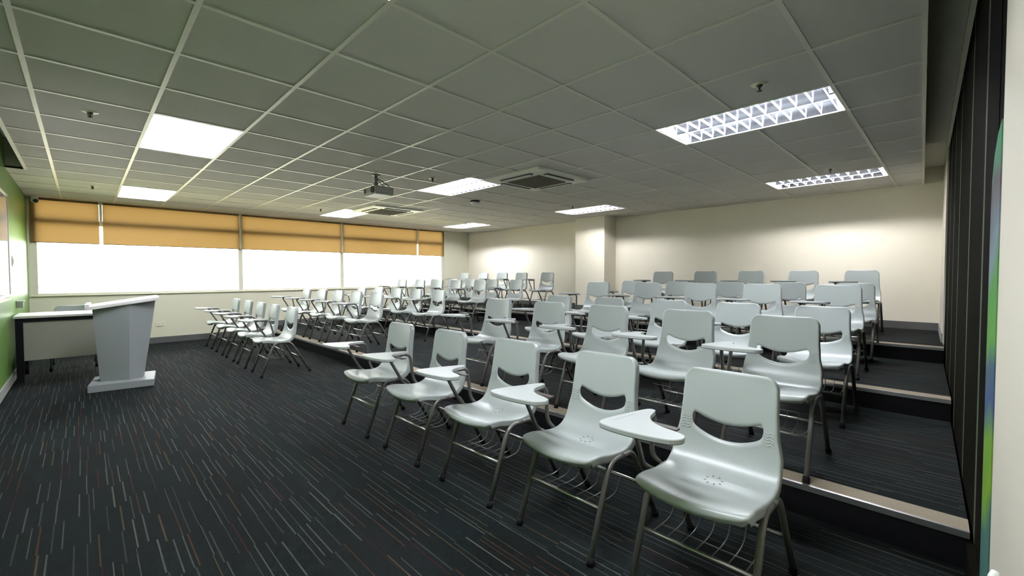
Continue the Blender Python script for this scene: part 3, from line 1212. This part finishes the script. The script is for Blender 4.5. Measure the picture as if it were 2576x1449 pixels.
def make_chair(name, label, tablet=True):
    t = thing(name, label, 'chair')
    link('seat_shell', chair_shell(), [MT['plastic'], MT['hole']], t)
    R = .0125
    FU, RU, YT, YF = -.268, .268, .203, .206
    for s in (-1, 1):
        fr = fillet([(FU, s * YF, .012), (-.128, s * YT, .388), (-.02, s * YT, .386)], .075, 7)
        rr = fillet([(RU, s * YF, .012), (.058, s * YT, .384), (-.02, s * YT, .386)], .075, 7)
        for pth in (fr, rr):
            bm = NB()
            tube(bm, pth, R, 10)
            lg = link('leg', bm, MT['leg'], t)
            bm = NB()
            d = (pth[1] - pth[0]).normalized()
            a = pth[0] - d * .010
            tube(bm, [a, a + d * .030], R + .004, 10)
            link('foot_cap', bm, MT['rubber'], lg)
    def leg_x(front, z):
        return FU + (z - .012) / .376 * .140 if front else RU - (z - .012) / .376 * .21
    for front, z in ((True, .208), (False, .190)):
        x = leg_x(front, z)
        bm = NB()
        tube(bm, [(x, -YT, z), (x, YT, z)], .008, 8)
        link('stretcher', bm, MT['bar'], t)
    bm = NB()
    xf = leg_x(True, .208)
    for k in range(7):
        y = -.165 + .33 * k / 6
        tube(bm, fillet([(xf, y, .204), (-.07, y, .196), (-.012, y, .205), (.015, y, .268)], .03, 4), .0022, 6)
    tube(bm, [(.015, -.19, .268), (.015, .19, .268)], .0026, 6)
    tube(bm, [(-.10, -.168, .195), (-.10, .168, .195)], .0026, 6)
    link('book_basket', bm, MT['wire'], t)
    bm = NB()
    for x in (-.115, .045):
        box(bm, x - .012, x + .012, -YT, YT, .372, .379)
        for s in (-1, 1):
            box(bm, x - .015, x + .015, s * .14 - .022, s * .14 + .022, .379, .400)
    link('seat_bracket', bm, MT['leg'], t)
    if tablet:
        bm = NB()
        pth = fillet([(-.060, .215, .384), (-.098, .252, .412), (-.232, .222, .6235), (-.060, .222, .6235), (-.010, .262, .425), (.012, .222, .384)], [.03, .04, .045, .05, .03], 6)
        tube(bm, pth, .0105, 10)
        box(bm, -.085, .035, .197, .222, .374, .398, bev=.004)
        link('tablet_arm', bm, MT['leg'], t)
        bm = NB()
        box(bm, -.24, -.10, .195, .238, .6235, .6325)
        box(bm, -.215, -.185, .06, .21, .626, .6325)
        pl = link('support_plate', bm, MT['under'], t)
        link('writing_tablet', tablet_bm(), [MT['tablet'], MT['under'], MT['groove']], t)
    return t

def cx_list(v, ys):
    return v if isinstance(v, list) else [v] * len(ys)

ROWS = [
 ('R', 0, 1.340, [0.241, -0.435, -1.105, -1.738, -2.330]),
 ('R', 1, [2.515, 2.505, 2.49, 2.47, 2.43], [0.317, -0.369, -1.008, -1.665, -2.262]),
 ('R', 1, 3.540, [0.352, -0.338, -1.021, -1.652, -2.253]),
 ('R', 2, 4.515, [0.460, -0.275, -0.931, -1.568, -2.207]),
 ('R', 2, 5.565, [0.535, -0.184, -0.887, -1.566, -2.196]),
 ('R', 3, 6.700, [0.598, -0.129, -0.815, -1.481, -2.128]),
 ('L', 0, 1.335, [5.640, 4.870, 4.205, 3.570, 2.860]),
 ('L', 1, 2.490, [5.623, 4.883, 4.185, 3.537, 2.880]),
 ('L', 1, 3.695, [5.867, 5.121, 4.418, 3.749, 3.062]),
 ('L', 2, 4.740, [5.991, 5.241, 4.580, 3.956, 3.216]),
 ('L', 2, 5.630, [5.950, 5.262, 4.581, 3.873, 3.157]),
 ('L', 3, 6.800, [6.281, 5.512, 4.800, 4.142, 3.345]),
]
ROWN = ['front row on the main floor', 'first row on the lowest step', 'second row on the lowest step',
        'first row on the middle step', 'second row on the middle step', 'last row by the back wall']
PL = ['nearest the windows', 'second from the windows', 'middle', 'second from the aisle', 'nearest the aisle']
PR = ['nearest the aisle', 'second from the aisle', 'middle', 'second from the partition', 'nearest the partition']
chair0 = None
cnt = {'R': 0, 'L': 0}
for side, lev, xs, ys in ROWS:
    rowname = ROWN[cnt[side]]
    cnt[side] += 1
    blk = 'partition-side block' if side == 'R' else 'window-side block'
    for k, (x, y) in enumerate(zip(cx_list(xs, ys), ys)):
        pos = (PR if side == 'R' else PL)[k]
        lab = 'grey tablet-arm chair %s, %s, %s' % (pos, rowname, blk)
        if chair0 is None:
            c = chair0 = make_chair('tablet_chair', lab)
        else:
            c = dup_tree(chair0)
        c['label'] = lab
        c['group'] = 'tablet-arm chairs in the %s' % blk
        c.location = (x, y, LEV[lev][2])
        c.rotation_euler = (0, 0, math.radians(random.uniform(-1.2, 1.2)))
tc = make_chair('plastic_chair', 'grey plastic chair tucked behind the desk by the windows', tablet=False)
tc.location = (-.49, 5.20, 0)
tc.rotation_euler = (0, 0, math.radians(90))
